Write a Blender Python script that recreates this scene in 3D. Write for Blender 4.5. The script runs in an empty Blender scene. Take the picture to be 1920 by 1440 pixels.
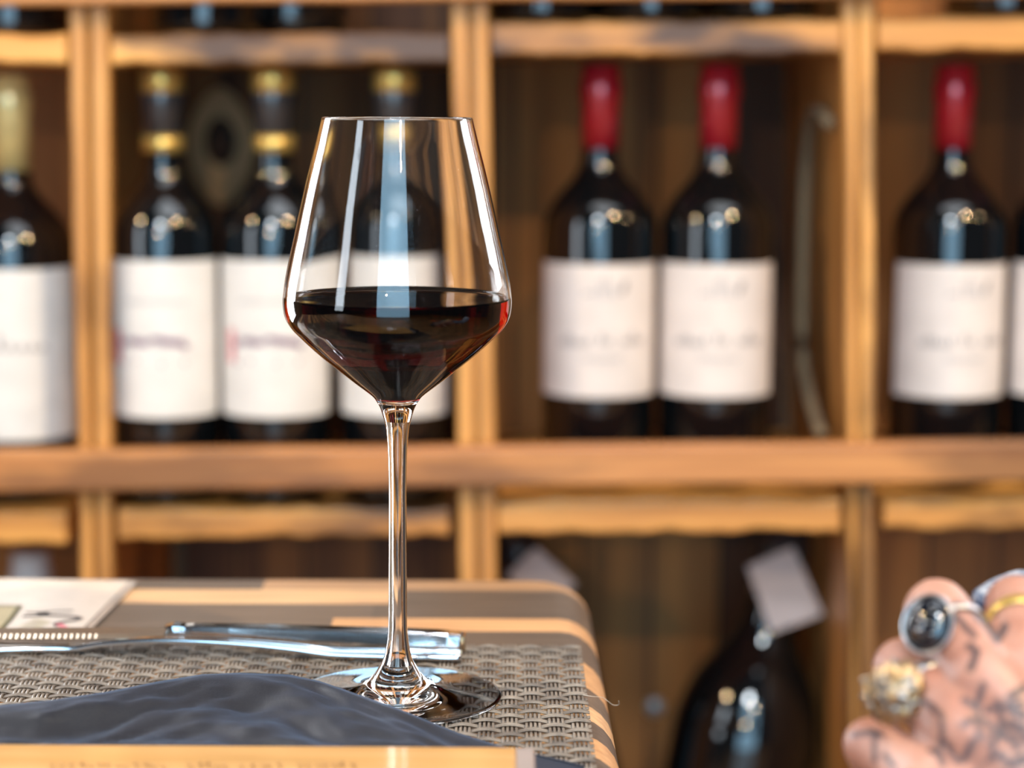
import bpy, bmesh, math, random
from mathutils import Vector, Matrix, noise
random.seed(7)
S = bpy.context.scene
C = S.collection
PI = math.pi

# ------------------------------------------------------------------ camera maths
ZM = 0.7535                      # top of the woven mat
CAMZ = ZM + 0.235
FPX = 4000.0
TH = math.radians(7.83); PHI = math.radians(0.35)
r0 = Vector((1, 0, 0)); fw = Vector((0, math.cos(TH), -math.sin(TH))); u0 = Vector((0, math.sin(TH), math.cos(TH)))
rt = r0 * math.cos(PHI) + u0 * math.sin(PHI)
up = u0 * math.cos(PHI) - r0 * math.sin(PHI)
CAM = Vector((0, 0, CAMZ))
def ray(px, py): return fw * FPX + rt * (px - 960) + up * (720 - py)
def at_y(px, py, Y): d = ray(px, py); return CAM + d * (Y / d.y)
def at_z(px, py, Z): d = ray(px, py); return CAM + d * ((Z - CAMZ) / d.z)
def at_d(px, py, D): return CAM + ray(px, py) * (D / FPX)
def proj(p):
    q = p - CAM; d = q.dot(fw)
    return 960 + FPX * q.dot(rt) / d, 720 - FPX * q.dot(up) / d

# ------------------------------------------------------------------ helpers
def mesh_obj(name, verts, faces, mat, parent=None, smooth=True, loc=None):
    me = bpy.data.meshes.new(name)
    me.from_pydata([tuple(v) for v in verts], [], faces)
    me.update()
    if smooth: me.polygons.foreach_set('use_smooth', [True] * len(me.polygons))
    o = bpy.data.objects.new(name, me); C.objects.link(o)
    if mat: me.materials.append(mat)
    if parent: o.parent = parent
    if loc is not None: o.location = loc
    return o
def fix_normals(o):
    bm = bmesh.new(); bm.from_mesh(o.data); bmesh.ops.recalc_face_normals(bm, faces=bm.faces); bm.to_mesh(o.data); bm.free()
def tag(o, label, cat=None, group=None, kind=None):
    o['label'] = label
    if cat: o['category'] = cat
    if group: o['group'] = group
    if kind: o['kind'] = kind
    return o
def thing(name, loc, label, cat, group=None):
    o = bpy.data.objects.new(name, None); C.objects.link(o); o.location = loc; o.empty_display_size = .02
    return tag(o, label, cat, group)
class MB:
    def __init__(s): s.v = []; s.f = []
    def add(s, vs, fs):
        n = len(s.v); s.v += [Vector(v) for v in vs]; s.f += [tuple(i + n for i in f) for f in fs]
    def box(s, a, b):
        x0, y0, z0 = a; x1, y1, z1 = b
        s.add([(x0,y0,z0),(x1,y0,z0),(x1,y1,z0),(x0,y1,z0),(x0,y0,z1),(x1,y0,z1),(x1,y1,z1),(x0,y1,z1)],
              [(0,3,2,1),(4,5,6,7),(0,1,5,4),(1,2,6,5),(2,3,7,6),(3,0,4,7)])
    def rings(s, rings, closed=True, cap=True):
        n = len(rings[0]); base = len(s.v)
        for r in rings: s.v += [Vector(p) for p in r]
        for i in range(len(rings) - 1):
            for j in range(n if closed else n - 1):
                a = base + i*n + j; b = base + i*n + (j+1) % n
                s.f.append((a, b, b + n, a + n))
        if cap:
            s.f.append(tuple(base + j for j in reversed(range(n))))
            s.f.append(tuple(base + (len(rings)-1)*n + j for j in range(n)))
    def tube(s, pts, rad, n=8, cap=True):
        rs = []
        for i, p in enumerate(pts):
            p = Vector(p); a = Vector(pts[max(0, i-1)]); b = Vector(pts[min(len(pts)-1, i+1)])
            t = (b - a).normalized(); h = Vector((0,0,1)) if abs(t.z) < .9 else Vector((0,1,0))
            u = t.cross(h).normalized(); w = u.cross(t)
            rr = rad[i] if isinstance(rad, (list, tuple)) else rad
            rs.append([p + (u * math.cos(2*PI*k/n) + w * math.sin(2*PI*k/n)) * rr for k in range(n)])
        s.rings(rs, True, cap)
    def build(s, name, mat, parent=None, smooth=True, loc=None):
        return mesh_obj(name, s.v, s.f, mat, parent, smooth, loc)
def lathe(name, prof, mat, parent=None, n=96, a0=0, a1=2*PI, loc=None):
    """prof: list of (r,z); open shell turned about z"""
    full = abs(a1 - a0 - 2*PI) < 1e-6
    m = n if full else n + 1
    vs = []; fs = []
    idx = []
    for r, z in prof:
        if r < 1e-7 and full:
            idx.append([len(vs)] * m); vs.append((0, 0, z))
        else:
            row = []
            for k in range(m):
                a = a0 + (a1 - a0) * k / n
                row.append(len(vs)); vs.append((r * math.cos(a), r * math.sin(a), z))
            idx.append(row)
    for i in range(len(prof) - 1):
        for k in range(n):
            k2 = (k + 1) % m
            q = [idx[i][k], idx[i][k2], idx[i+1][k2], idx[i+1][k]]
            q2 = []
            for x in q:
                if x not in q2: q2.append(x)
            if len(q2) > 2: fs.append(tuple(q2))
    return mesh_obj(name, vs, fs, mat, parent, True, loc)
def smooth_prof(pts, n=6):
    """Catmull-Rom through (r,z) points"""
    out = []
    P = [pts[0]] + list(pts) + [pts[-1]]
    for i in range(1, len(P) - 2):
        for k in range(n):
            t = k / n; o = []
            for c in range(len(pts[0])):
                p0, p1, p2, p3 = P[i-1][c], P[i][c], P[i+1][c], P[i+2][c]
                o.append(.5*((2*p1)+(-p0+p2)*t+(2*p0-5*p1+4*p2-p3)*t*t+(-p0+3*p1-3*p2+p3)*t**3))
            out.append(tuple(o))
    out.append(tuple(pts[-1]))
    return out

# ------------------------------------------------------------------ materials
def new_mat(name):
    m = bpy.data.materials.new(name); m.use_nodes = True
    nt = m.node_tree; b = nt.nodes['Principled BSDF']
    return m, nt, b
def pbr(name, col, rough=.5, metal=0, spec=.5, **kw):
    m, nt, b = new_mat(name)
    b.inputs['Base Color'].default_value = (*col, 1); b.inputs['Roughness'].default_value = rough
    b.inputs['Metallic'].default_value = metal; b.inputs['Specular IOR Level'].default_value = spec
    for k, v in kw.items(): b.inputs[k.replace('_', ' ')].default_value = v
    # faint natural mottling
    n = nt.nodes.new('ShaderNodeTexNoise'); n.inputs['Scale'].default_value = 60
    tc = nt.nodes.new('ShaderNodeTexCoord'); nt.links.new(tc.outputs['Object'], n.inputs['Vector'])
    mx = nt.nodes.new('ShaderNodeMix'); mx.data_type = 'RGBA'; mx.blend_type = 'MULTIPLY'
    mx.inputs[0].default_value = .25; mx.inputs[6].default_value = (*col, 1)
    nt.links.new(n.outputs['Fac'], mx.inputs[7]); nt.links.new(mx.outputs[2], b.inputs['Base Color'])
    return m
def N(nt, t, **kw):
    n = nt.nodes.new(t)
    for k, v in kw.items(): setattr(n, k, v)
    return n
def math_n(nt, op, a, b=None):
    n = N(nt, 'ShaderNodeMath', operation=op)
    for i, v in enumerate((a, b)):
        if v is None: continue
        if isinstance(v, (int, float)): n.inputs[i].default_value = v
        else: nt.links.new(v, n.inputs[i])
    return n.outputs[0]
def mixc(nt, fac, a, b, blend='MIX'):
    n = N(nt, 'ShaderNodeMix', data_type='RGBA', blend_type=blend)
    for i, v in ((0, fac), (6, a), (7, b)):
        if isinstance(v, (int, float)): n.inputs[i].default_value = v
        elif isinstance(v, tuple): n.inputs[i].default_value = (*v, 1)
        else: nt.links.new(v, n.inputs[i])
    return n.outputs[2]
def wood(name, light, dark, axis=0, sc=30, rough=.5, scorch=.0, seed=0, stretch=.05, bandw=None, bands=None):
    m, nt, b = new_mat(name)
    tc = N(nt, 'ShaderNodeTexCoord'); mp = N(nt, 'ShaderNodeMapping')
    nt.links.new(tc.outputs['Object'], mp.inputs['Vector'])
    s = [1, 1, 1]; s[axis] = stretch; mp.inputs['Scale'].default_value = s; mp.inputs['Location'].default_value = (seed, seed*.7, seed*1.3)
    n1 = N(nt, 'ShaderNodeTexNoise'); n1.inputs['Scale'].default_value = sc; n1.inputs['Detail'].default_value = 6; n1.inputs['Distortion'].default_value = .6
    nt.links.new(mp.outputs['Vector'], n1.inputs['Vector'])
    cr = N(nt, 'ShaderNodeValToRGB'); cr.color_ramp.elements[0].position = .34; cr.color_ramp.elements[1].position = .66
    cr.color_ramp.elements[0].color = (*dark, 1); cr.color_ramp.elements[1].color = (*light, 1)
    nt.links.new(n1.outputs['Fac'], cr.inputs['Fac'])
    col = cr.outputs['Color']
    n2 = N(nt, 'ShaderNodeTexNoise'); n2.inputs['Scale'].default_value = sc*6; n2.inputs['Detail'].default_value = 3
    nt.links.new(mp.outputs['Vector'], n2.inputs['Vector'])
    col = mixc(nt, .25, col, n2.outputs['Fac'], 'OVERLAY')
    if scorch > 0:
        n3 = N(nt, 'ShaderNodeTexNoise'); n3.inputs['Scale'].default_value = 9; n3.inputs['Detail'].default_value = 4
        mp3 = N(nt, 'ShaderNodeMapping'); nt.links.new(tc.outputs['Object'], mp3.inputs['Vector'])
        s3 = [1.6, 1.6, 1.6]; s3[axis] = .5; mp3.inputs['Scale'].default_value = s3; mp3.inputs['Location'].default_value = (seed*2+3, 1, seed)
        nt.links.new(mp3.outputs['Vector'], n3.inputs['Vector'])
        c3 = N(nt, 'ShaderNodeValToRGB'); c3.color_ramp.elements[0].position = .54; c3.color_ramp.elements[1].position = .63
        nt.links.new(n3.outputs['Fac'], c3.inputs['Fac'])
        f = math_n(nt, 'MULTIPLY', c3.outputs['Color'], scorch)
        col = mixc(nt, f, col, (.06, .025, .012))
    nt.links.new(col, b.inputs['Base Color']); b.inputs['Roughness'].default_value = rough
    bp = N(nt, 'ShaderNodeBump'); bp.inputs['Strength'].default_value = .15; bp.inputs['Distance'].default_value = .002
    nt.links.new(n1.outputs['Fac'], bp.inputs['Height']); nt.links.new(bp.outputs['Normal'], b.inputs['Normal'])
    return m

M = {}
M['rail'] = wood('rack_rail_wood', (.62, .275, .085), (.36, .130, .036), 0, 45, .42, .55, 1)
M['board'] = wood('rack_board_wood', (.80, .39, .095), (.42, .16, .032), 0, 40, .42, .95, 4)
M['post'] = wood('rack_post_wood', (.76, .38, .110), (.40, .16, .038), 2, 60, .42, .7, 2)
M['steel'] = pbr('polished_steel', (.82, .82, .84), .09, 1)
M['silver'] = pbr('worn_silver', (.55, .55, .57), .28, 1)
M['gold'] = pbr('gold_foil', (.80, .55, .16), .32, .75)
M['bottle'] = pbr('dark_bottle_glass', (.003, .004, .005), .05, 0, .8)
M['red_foil'] = pbr('red_capsule_foil', (.50, .010, .028), .25, .3, .8, Coat_Weight=.8, Coat_Roughness=.10)
M['black_foil'] = pbr('black_capsule_foil', (.03, .03, .035), .3, .2, .6, Coat_Weight=.7, Coat_Roughness=.12)
M['cream_foil'] = pbr('cream_capsule_foil', (.78, .62, .26), .25, .3, .8, Coat_Weight=.8, Coat_Roughness=.10)
M['white_foil'] = pbr('white_capsule_foil', (.75, .74, .76), .4)
M['label'] = pbr('label_paper', (.82, .78, .75), .6, 0, .3)
M['label_warm'] = pbr('label_paper_warm', (.80, .71, .67), .6, 0, .3)
M['tag'] = pbr('tag_card', (.62, .50, .47), .7, 0, .2)
M['ink_grey'] = pbr('grey_ink', (.30, .27, .28), .6)
M['ink_pale'] = pbr('pale_grey_ink', (.44, .41, .42), .6)
M['ink_plum'] = pbr('plum_ink', (.22, .12, .20), .6)
M['ink_red'] = pbr('red_ink', (.70, .18, .22), .6)
M['ink_dark'] = pbr('dark_ink', (.03, .025, .03), .5)
M['rope'] = pbr('rope_fibre', (.20, .14, .08), .9)

# clear glass and wine
gm, nt, b = new_mat('clear_glass')
b.inputs['Base Color'].default_value = (1, 1, 1, 1); b.inputs['Roughness'].default_value = 0
b.inputs['Transmission Weight'].default_value = 1; b.inputs['IOR'].default_value = 1.5
M['glass'] = gm
def wine_mat(name, ior):
    m = bpy.data.materials.new(name); m.use_nodes = True; nt = m.node_tree
    nt.nodes.remove(nt.nodes['Principled BSDF'])
    g = N(nt, 'ShaderNodeBsdfGlass'); g.inputs['Color'].default_value = (1, 1, 1, 1); g.inputs['Roughness'].default_value = 0; g.inputs['IOR'].default_value = ior
    va = N(nt, 'ShaderNodeVolumeAbsorption'); va.inputs['Color'].default_value = (.88, .01, .05, 1); va.inputs['Density'].default_value = 420
    nt.links.new(g.outputs[0], nt.nodes['Material Output'].inputs['Surface']); nt.links.new(va.outputs[0], nt.nodes['Material Output'].inputs['Volume'])
    return m
M['wine'] = wine_mat('red_wine', 1.34)              # free surface: air to wine
M['wine_wall'] = wine_mat('red_wine_on_glass', 1.34/1.5)   # where the wine wets the glass

# ------------------------------------------------------------------ room
def struct(o): o['kind'] = 'structure'; return o
fl = MB(); fl.box((-3.2, -3.6, -.05), (3.2, 2.2, 0))
struct(fl.build('floor', wood('floor_boards', (.30, .17, .08), (.16, .08, .04), 1, 20, .35), None, False))
wl = MB(); wl.box((-3.2, 1.72, 0), (3.2, 1.82, 2.8))
struct(wl.build('wall_back', pbr('wall_plaster', (.20, .13, .08), .9), None, False))

# ------------------------------------------------------------------ wine rack
YF = 1.36; YB = 1.66
rack = thing('wine_rack', (0, 1.5, 0), 'orange wooden wine rack of open cubbyholes with front rails behind the table', 'wine rack')
RL = Vector((0, 1.5, 0))
def plank(stations, thick_y, name, mat, parent, wob=.0012, ch=.002, n=28, seed=0):
    """stations: list of (centre-low vec, centre-high vec) giving two edge points of the front face along the length; y thickness"""
    (a0, b0), (a1, b1) = stations
    rings = []
    for i in range(n + 1):
        t = i / n
        a = a0.lerp(a1, t); b_ = b0.lerp(b1, t)
        d = (b_ - a).normalized()
        wa = (noise.noise(Vector((t*7+seed, seed*3.1, 0))))*wob*1.6 + noise.noise(Vector((t*22+seed, 5+seed, 0)))*wob*.6
        wb = (noise.noise(Vector((t*6+seed, 9+seed*1.7, 0))))*wob*1.6 + noise.noise(Vector((t*19, 15+seed, 0)))*wob*.6
        a = a + d * abs(wa); b_ = b_ - d * abs(wb)
        yv = Vector((0, thick_y, 0)); c = Vector((0, ch, 0))
        rings.append([p - RL for p in (a + c, a + d*ch, b_ - d*ch, b_ + c, b_ + yv - c, b_ - d*ch + yv, a + d*ch + yv, a + yv - c)])
    m = MB(); m.rings(rings)
    o = m.build(name, mat, parent, False); fix_normals(o)
    bv = o.modifiers.new('soft', 'BEVEL'); bv.width = .0008; bv.segments = 1; bv.limit_method = 'ANGLE'
    return o
def hplank(x0, x1, yt0, yt1, yb0, yb1, Y, ty, name, mat, seed=0, wob=.0012):
    return plank([(at_y(x0, yb0, Y), at_y(x0, yt0, Y)), (at_y(x1, yb1, Y), at_y(x1, yt1, Y))], ty, name, mat, rack, wob, seed=seed)
ZTOP = CAMZ + .36
def post(xa, xb, xa2, xb2, seed, py2=1080, dep=.016):
    """left/right px at py=0 and at py2"""
    a = at_y(xa, 0, YF); c = at_y(xa2, py2, YF); b_ = at_y(xb, 0, YF); d = at_y(xb2, py2, YF)
    def ext(p, q, z): t = (z - p.z) / (q.z - p.z); return Vector((p.x + (q.x - p.x) * t, YF, z))
    zs = (.0, ZTOP)
    return plank([(ext(a, c, zs[0]), ext(b_, d, zs[0])), (ext(a, c, zs[1]), ext(b_, d, zs[1]))], dep, 'post', M['post'], rack, .0014, seed=seed, n=90)
post(-660, -600, -640, -585, 10)
post(126, 161, 150, 174, 11); post(168, 204, 181, 210, 12)
post(846, 878, 862, 893, 13); post(887, 917, 902, 932, 14)
post(1578, 1607, 1592, 1610, 15, dep=YB - YF); post(1611, 1642, 1614, 1642, 16)
post(2380, 2440, 2370, 2430, 17)
for i, (x, x2) in enumerate(((-622, -608), (164, 177), (883, 897), (2410, 2400))):
    a = at_y(x, 0, YF); c = at_y(x2, 1080, YF); k = (c.x - a.x)/(c.z - a.z)
    def X(z): return a.x + (z - a.z)*k
    q = MB(); h = .004
    q.add([(X(0)-h, YF+.017-1.5, 0), (X(0)+h, YF+.017-1.5, 0), (X(0)+h, YB-1.5, 0), (X(0)-h, YB-1.5, 0), (X(ZTOP)-h, YF+.017-1.5, ZTOP), (X(ZTOP)+h, YF+.017-1.5, ZTOP), (X(ZTOP)+h, YB-1.5, ZTOP), (X(ZTOP)-h, YB-1.5, ZTOP)],
          [(0,3,2,1),(4,5,6,7),(0,1,5,4),(1,2,6,5),(2,3,7,6),(3,0,4,7)]); q.build('divider_panel', M['post'], rack, False)
# long retaining rails in front
RY = YF - .016
hplank(-660, 2440, 852, 823, 932, 899, RY, .015, 'front_rail', M['rail'], 1, .0008)
hplank(-660, 2440, -62, -92, 16, -12, RY, .015, 'front_rail', M['rail'], 2, .0008)
cub = [(-598, 128, 66, 62, 122, 121, 963, 959, 1022, 1022), (206, 845, 62, 58, 124, 120, 952, 950, 1013, 1006),
       (919, 1580, 39, 34, 107, 103, 934, 934, 1003, 1000), (1643, 2378, 31, 26, 99, 95, 936, 932, 996, 992)]
for i, (x0, x1, t0, t1, b0, b1, T0, T1, B0, B1) in enumerate(cub):
    hplank(x0 + 2, x1 - 2, t0, t1, b0, b1, YF + .002, YB - YF - .014, 'shelf_board', M['board'], 20 + i, .0028)
    sx = 1 if i < 1 else 1
    hplank(x0 + 14, x1 - 3, T0, T1, B0, B1, YF + .002, YB - YF - .014, 'shelf_board', M['board'], 30 + i, .0030)
# top board and low board
tb = MB(); xl = at_y(-660, 700, YF).x; xr = at_y(2440, 700, YF).x
tb.box((xl, YF - 1.5, ZTOP + .0005), (xr, YB - 1.5, ZTOP + .02)); tb.build('top_board', M['rail'], rack, False)
LOWZ = .12
for i, c in enumerate(cub):
    xa = at_y(c[0] + 20, 1300, YF).x; xb = at_y(c[1] - 6, 1300, YF).x
    q = MB(); q.box((xa, YF + .003 - 1.5, LOWZ - .02), (xb, YB - .012 - 1.5, LOWZ)); q.build('shelf_board', M['board'], rack, False)
# back panels: old crate wood, vertical planks with wide tone bands
def back_mat(name, seed, lt, dk, gap=.055):
    m, nt, b = new_mat(name)
    tc = N(nt, 'ShaderNodeTexCoord'); sp = N(nt, 'ShaderNodeSeparateXYZ'); nt.links.new(tc.outputs['Object'], sp.inputs[0])
    mp = N(nt, 'ShaderNodeMapping'); mp.inputs['Scale'].default_value = (1, 1, .07); mp.inputs['Location'].default_value = (seed, 0, 0)
    nt.links.new(tc.outputs['Object'], mp.inputs['Vector'])
    n1 = N(nt, 'ShaderNodeTexNoise'); n1.inputs['Scale'].default_value = 26; n1.inputs['Detail'].default_value = 5; n1.inputs['Distortion'].default_value = .8
    nt.links.new(mp.outputs['Vector'], n1.inputs['Vector'])
    cell = math_n(nt, 'FLOOR', math_n(nt, 'DIVIDE', sp.outputs['X'], gap))
    wn = N(nt, 'ShaderNodeTexWhiteNoise', noise_dimensions='1D'); nt.links.new(math_n(nt, 'ADD', cell, seed), wn.inputs['W'])
    f = math_n(nt, 'ADD', math_n(nt, 'MULTIPLY', n1.outputs['Fac'], .9), math_n(nt, 'MULTIPLY', wn.outputs['Value'], .6))
    cr = N(nt, 'ShaderNodeValToRGB'); e = cr.color_ramp.elements
    e[0].position = .55; e[1].position = .98; e[0].color = (*dk, 1); e[1].color = (*lt, 1)
    nt.links.new(f, cr.inputs['Fac'])
    fr = math_n(nt, 'FRACT', math_n(nt, 'DIVIDE', sp.outputs['X'], gap))
    g = math_n(nt, 'LESS_THAN', fr, .05)
    col = mixc(nt, g, cr.outputs['Color'], (.015, .008, .005))
    nt.links.new(col, b.inputs['Base Color']); b.inputs['Roughness'].default_value = .7
    return m
for i, c in enumerate(cub):
    xa = at_y(c[0] - 4, 700, YF).x; xb = at_y(c[1] + 4, 700, YF).x
    q = MB(); q.box((xa, YB + .002 - 1.5, 0), (xb, YB + .012 - 1.5, ZTOP))
    q.build('back_panel', back_mat('crate_panel_%s' % 'abcd'[i], i*3.7 + 1, (.50, .205, .050), (.085, .030, .010)), rack, False)
# rope handle on the side of the third cubby
xw = at_y(1578, 500, YF).x - .0035
def rp(py, d): return Vector((xw - .004, YF + d, at_y(1578, py, YF).z))
rpts = smooth_prof([tuple(p) for p in (rp(232, .02), rp(214, .055), rp(222, .10), rp(330, .125), rp(540, .128), rp(700, .12), rp(760, .09), rp(800, .05), rp(822, .02))], 5)
q = MB(); q.tube([Vector(p) - RL for p in rpts], .0042, 8)
tag(q.build('rope_handle', M['rope'], rack), 'pale rope handle')
# round dark knot ring in the crate wood of the second cubby
pk = at_y(414, 265, YB)
q = MB(); q.rings([[(pk.x + r*.9*math.cos(a*PI/12), YB - 1.5 + .0003 - h, pk.z + r*1.35*math.sin(a*PI/12)) for a in range(24)] for r, h in ((.014, 0), (.013, .0008), (.0005, .001))], True, True)
o = q.build('wood_knot', pbr('knot_wood', (.07, .03, .015), .7), rack); fix_normals(o)
q = MB(); q.rings([[(pk.x + r*(.75+.12*math.cos(2*a*PI/12))*math.cos(a*PI/12), YB - 1.5 + .0012 - h, pk.z - .004 + r*1.5*math.sin(a*PI/12)) for a in range(24)] for r, h in ((.0305, 0), (.030, .0008), (.002, .0008))], True, True)
o = q.build('pale_inlay', pbr('pale_crate_wood', (.95, .60, .30), .6), rack); fix_normals(o)
# small bolt head low in the third cubby
pb = at_y(1228, 1325, YB)
q = MB(); q.rings([[(pb.x + r*math.cos(a*PI/10), YB - 1.5 + .001 - h, pb.z + r*math.sin(a*PI/10)) for a in range(20)] for r, h in ((.0068, 0), (.0066, .003), (.005, .0045), (.0005, .005))], True, True)
o = q.build('bolt_head', pbr('zinc', (.5, .55, .6), .35, .6), rack); fix_normals(o)

# ------------------------------------------------------------------ bottles
def arc_patch(m, r, a0, a1, z0, z1, n=6, th=.00015):
    """thin curved patch on a cylinder facing -y; angles from -y axis"""
    vs = []
    for i in range(n + 1):
        a = a0 + (a1 - a0) * i / n
        for z in (z0, z1):
            vs.append((r * math.sin(a), -r * math.cos(a), z))
    m.add(vs, [(2*i, 2*i+2, 2*i+3, 2*i+1) for i in range(n)])
def stroke(m, r, pts, w):
    """ink stroke of (x-along-label, z) points on the cylinder"""
    for i in range(len(pts) - 1):
        (x0, z0), (x1, z1) = pts[i], pts[i+1]
        d = Vector((x1-x0, z1-z0)); L = d.length
        if L < 1e-7: continue
        nrm = Vector((-d.y, d.x)) / L * w * .5
        cs = [(x0-nrm.x, z0-nrm.y), (x1-nrm.x, z1-nrm.y), (x1+nrm.x, z1+nrm.y), (x0+nrm.x, z0+nrm.y)]
        m.add([(r*math.sin(x/r), -r*math.cos(x/r), z) for x, z in cs], [(0, 1, 2, 3)])
def cursive(x0, x1, z, h, k, seed):
    rnd = random.Random(seed); pts = []
    n = int(k * 8)
    amp = 1
    for i in range(n + 1):
        t = i / n
        if i % 8 == 0: amp = rnd.choice((.5, .6, .55, 1.3, 1.0))
        ph = 2*PI*k*t
        pts.append((x0 + (x1-x0)*t + .35*(x1-x0)/k*math.sin(ph), z + h*.5*amp*(1-math.cos(ph))))
    return pts
def bottle_profile(R, H, sh, neck_z, rn):
    base = [(0, .004), (R*.55, .0035), (R*.86, .0004), (R*.97, .0012), (R, .005), (R, sh*.5), (R, sh)]
    d = neck_z - sh
    sp = smooth_prof([(R, sh), (R*.97, sh + d*.15), (R*.88, sh + d*.33), (R*.70, sh + d*.55), (R*.47, sh + d*.78), (rn*1.05, neck_z), (rn, neck_z + .012)], 5)
    return base + sp[1:] + [(rn*.98, H - .022), (rn*1.08, H - .019), (rn*1.08, H - .012), (rn*.98, H - .010), (rn*.98, H - .001), (rn*.9, H), (0, H)]
def make_bottle(name, kind, label, group):
    t = thing(name, (0, 0, 0), label, 'wine bottle', group)
    if kind == 'red': R, H, sh, nz, lz0, lz1, cz = .0376, .2775, .170, .2125, .059, .1475, .2225
    if kind == 'black': R, H, sh, nz, lz0, lz1, cz = .0353, .2785, .175, .2165, .0565, .1585, .228
    if kind == 'cream': R, H, sh, nz, lz0, lz1, cz = .0395, .279, .167, .209, .041, .154, .217
    if kind == 'white': R, H, sh, nz, lz0, lz1, cz = .0376, .29, .180, .222, .060, .160, .235
    rn = .0124
    body = lathe('glass_body', bottle_profile(R, H, sh, nz, rn), M['bottle'], t, 64)
    fm = {'red': 'red_foil', 'black': 'black_foil', 'cream': 'cream_foil', 'white': 'white_foil'}[kind]
    k = rn + .0007
    caps = [(rn*1.0, cz), (k, cz), (k*.99, H - .024), (k*1.09, H - .020), (k*1.09, H - .011), (k*1.0, H - .009), (k*1.0, H + .0002), (k*.93, H + .0011), (0, H + .0012)]
    cp = lathe('capsule', caps, M[fm], t, 48)
    if kind == 'black':
        k2 = k + .0009
        lathe('gold_band', [(k, H - .013), (k2*1.02, H - .0125), (k2*1.02, H + .001), (k2*.9, H + .0022), (0, H + .0024)], M['gold'], cp, 48)
        lathe('gold_band', [(k-.0005, cz - .001), (k2, cz - .001), (k2, cz + .010), (k-.0005, cz + .010)], M['gold'], cp, 48)
    # paper label with thickness
    rl = R + .0003; am = math.radians(80 if kind != 'cream' else 84)
    prof = []
    vs = []; fs = []; n = 36
    lm = M['label_warm'] if kind in ('red',) else M['label']
    ring = []
    for i in range(n + 1):
        a = -am + 2*am*i/n
        rr = [(rl, lz0), (rl, lz1), (rl - .0004, lz1), (rl - .0004, lz0)]
        ring.append([(r*math.sin(a), -r*math.cos(a), z) for r, z in rr])
    q = MB(); q.rings(ring); lab = q.build('label', lm, t); fix_normals(lab)
    for p in lab.data.polygons: p.use_smooth = False
    ri = rl + .00025
    if kind == 'red':
        q = MB(); w = .0011
        z = lz0 + .066
        # small sketch of a building with a tower and a tree
        for dx, hh in ((-.004, .010), (0, .013), (.003, .017), (.006, .012), (.009, .008)):
            stroke(q, ri, [(dx, z), (dx, z + hh)], .0012)
        stroke(q, ri, [(-.014, z), (.010, z + .0005)], .0022); stroke(q, ri, [(-.012, z + .003), (-.003, z + .004)], .0015)
        q.build('sketch', M['ink_pale'], lab, False)
        q = MB()
        for s_ in range(7): stroke(q, ri, [(.014, z + .003), (.016 + .0016*math.cos(s_), z + .008 + .004*math.sin(s_*1.3))], .0022)
        q.build('tree_mark', M['ink_grey'], lab, False)
        q = MB(); stroke(q, ri, cursive(-.030, -.006, lz0 + .035, .006, 6, 3), .0011); q.build('script_line', M['ink_grey'], lab, False)
        q = MB(); stroke(q, ri, cursive(-.002, .008, lz0 + .036, .007, 2, 5), .0010); q.build('script_line', M['ink_grey'], lab, False)
        q = MB(); stroke(q, ri, cursive(.014, .033, lz0 + .036, .006, 5, 8), .0011); q.build('script_line', M['ink_grey'], lab, False)
        q = MB()
        for i in range(16): stroke(q, ri, [(-.012 + i*.0017, lz0 + .0245), (-.0111 + i*.0017, lz0 + .0275)], .0007)
        q.build('small_line', M['ink_pale'], lab, False)
    if kind == 'black':
        q = MB(); z = lz0 + .047
        stroke(q, ri, [(-.028, z), (-.018, z + .003), (-.010, z + .0015), (0, z + .005), (.006, z + .003), (.014, z + .002), (.020, z - .001)], .0040)
        stroke(q, ri, [(-.026, z - .012), (-.014, z - .010)], .002); stroke(q, ri, [(.002, z - .012), (.018, z - .011)], .0028)
        for i in range(12): stroke(q, ri, [(-.024 + i*.0036, z), (-.022 + i*.0036, z + .006)], .0010)
        q.build('engraving', M['ink_plum'], lab, False)
        q = MB(); stroke(q, ri, [(-.031, z - .012), (-.031, z + .010)], .006); q.build('red_seal', M['ink_red'], lab, False)
        q = MB()
        for i in range(14): stroke(q, ri, [(-.022 + i*.003, z + .027), (-.0205 + i*.003, z + .030)], .0012)
        q.build('title_line', M['ink_pale'], lab, False)
    if kind == 'cream':
        q = MB(); z = lz0 + .060
        stroke(q, ri, cursive(-.034, .030, z, .008, 9, 4), .0012)
        q.build('script_line', M['ink_grey'], lab, False); q = MB()
        stroke(q, ri, cursive(-.030, -.004, lz0 + .094, .004, 7, 6), .0008)
        q.build('script_line', M['ink_grey'], lab, False)
    return t
def copy_tree(o, parent=None):
    c = o.copy(); C.objects.link(c)
    if parent: c.parent = parent
    for ch in list(o.children): copy_tree(ch, c)
    return c
YBOT = 1.435
def board_top(i, upper=False, px=None):
    c = cub[i]; T0, T1 = (c[2], c[3]) if upper else (c[6], c[7])
    t = 0 if px is None else (px - c[0]) / (c[1] - c[0])
    return at_y(px, T0 + (T1 - T0) * t, YF).z
used = {}
protos = {}
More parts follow.
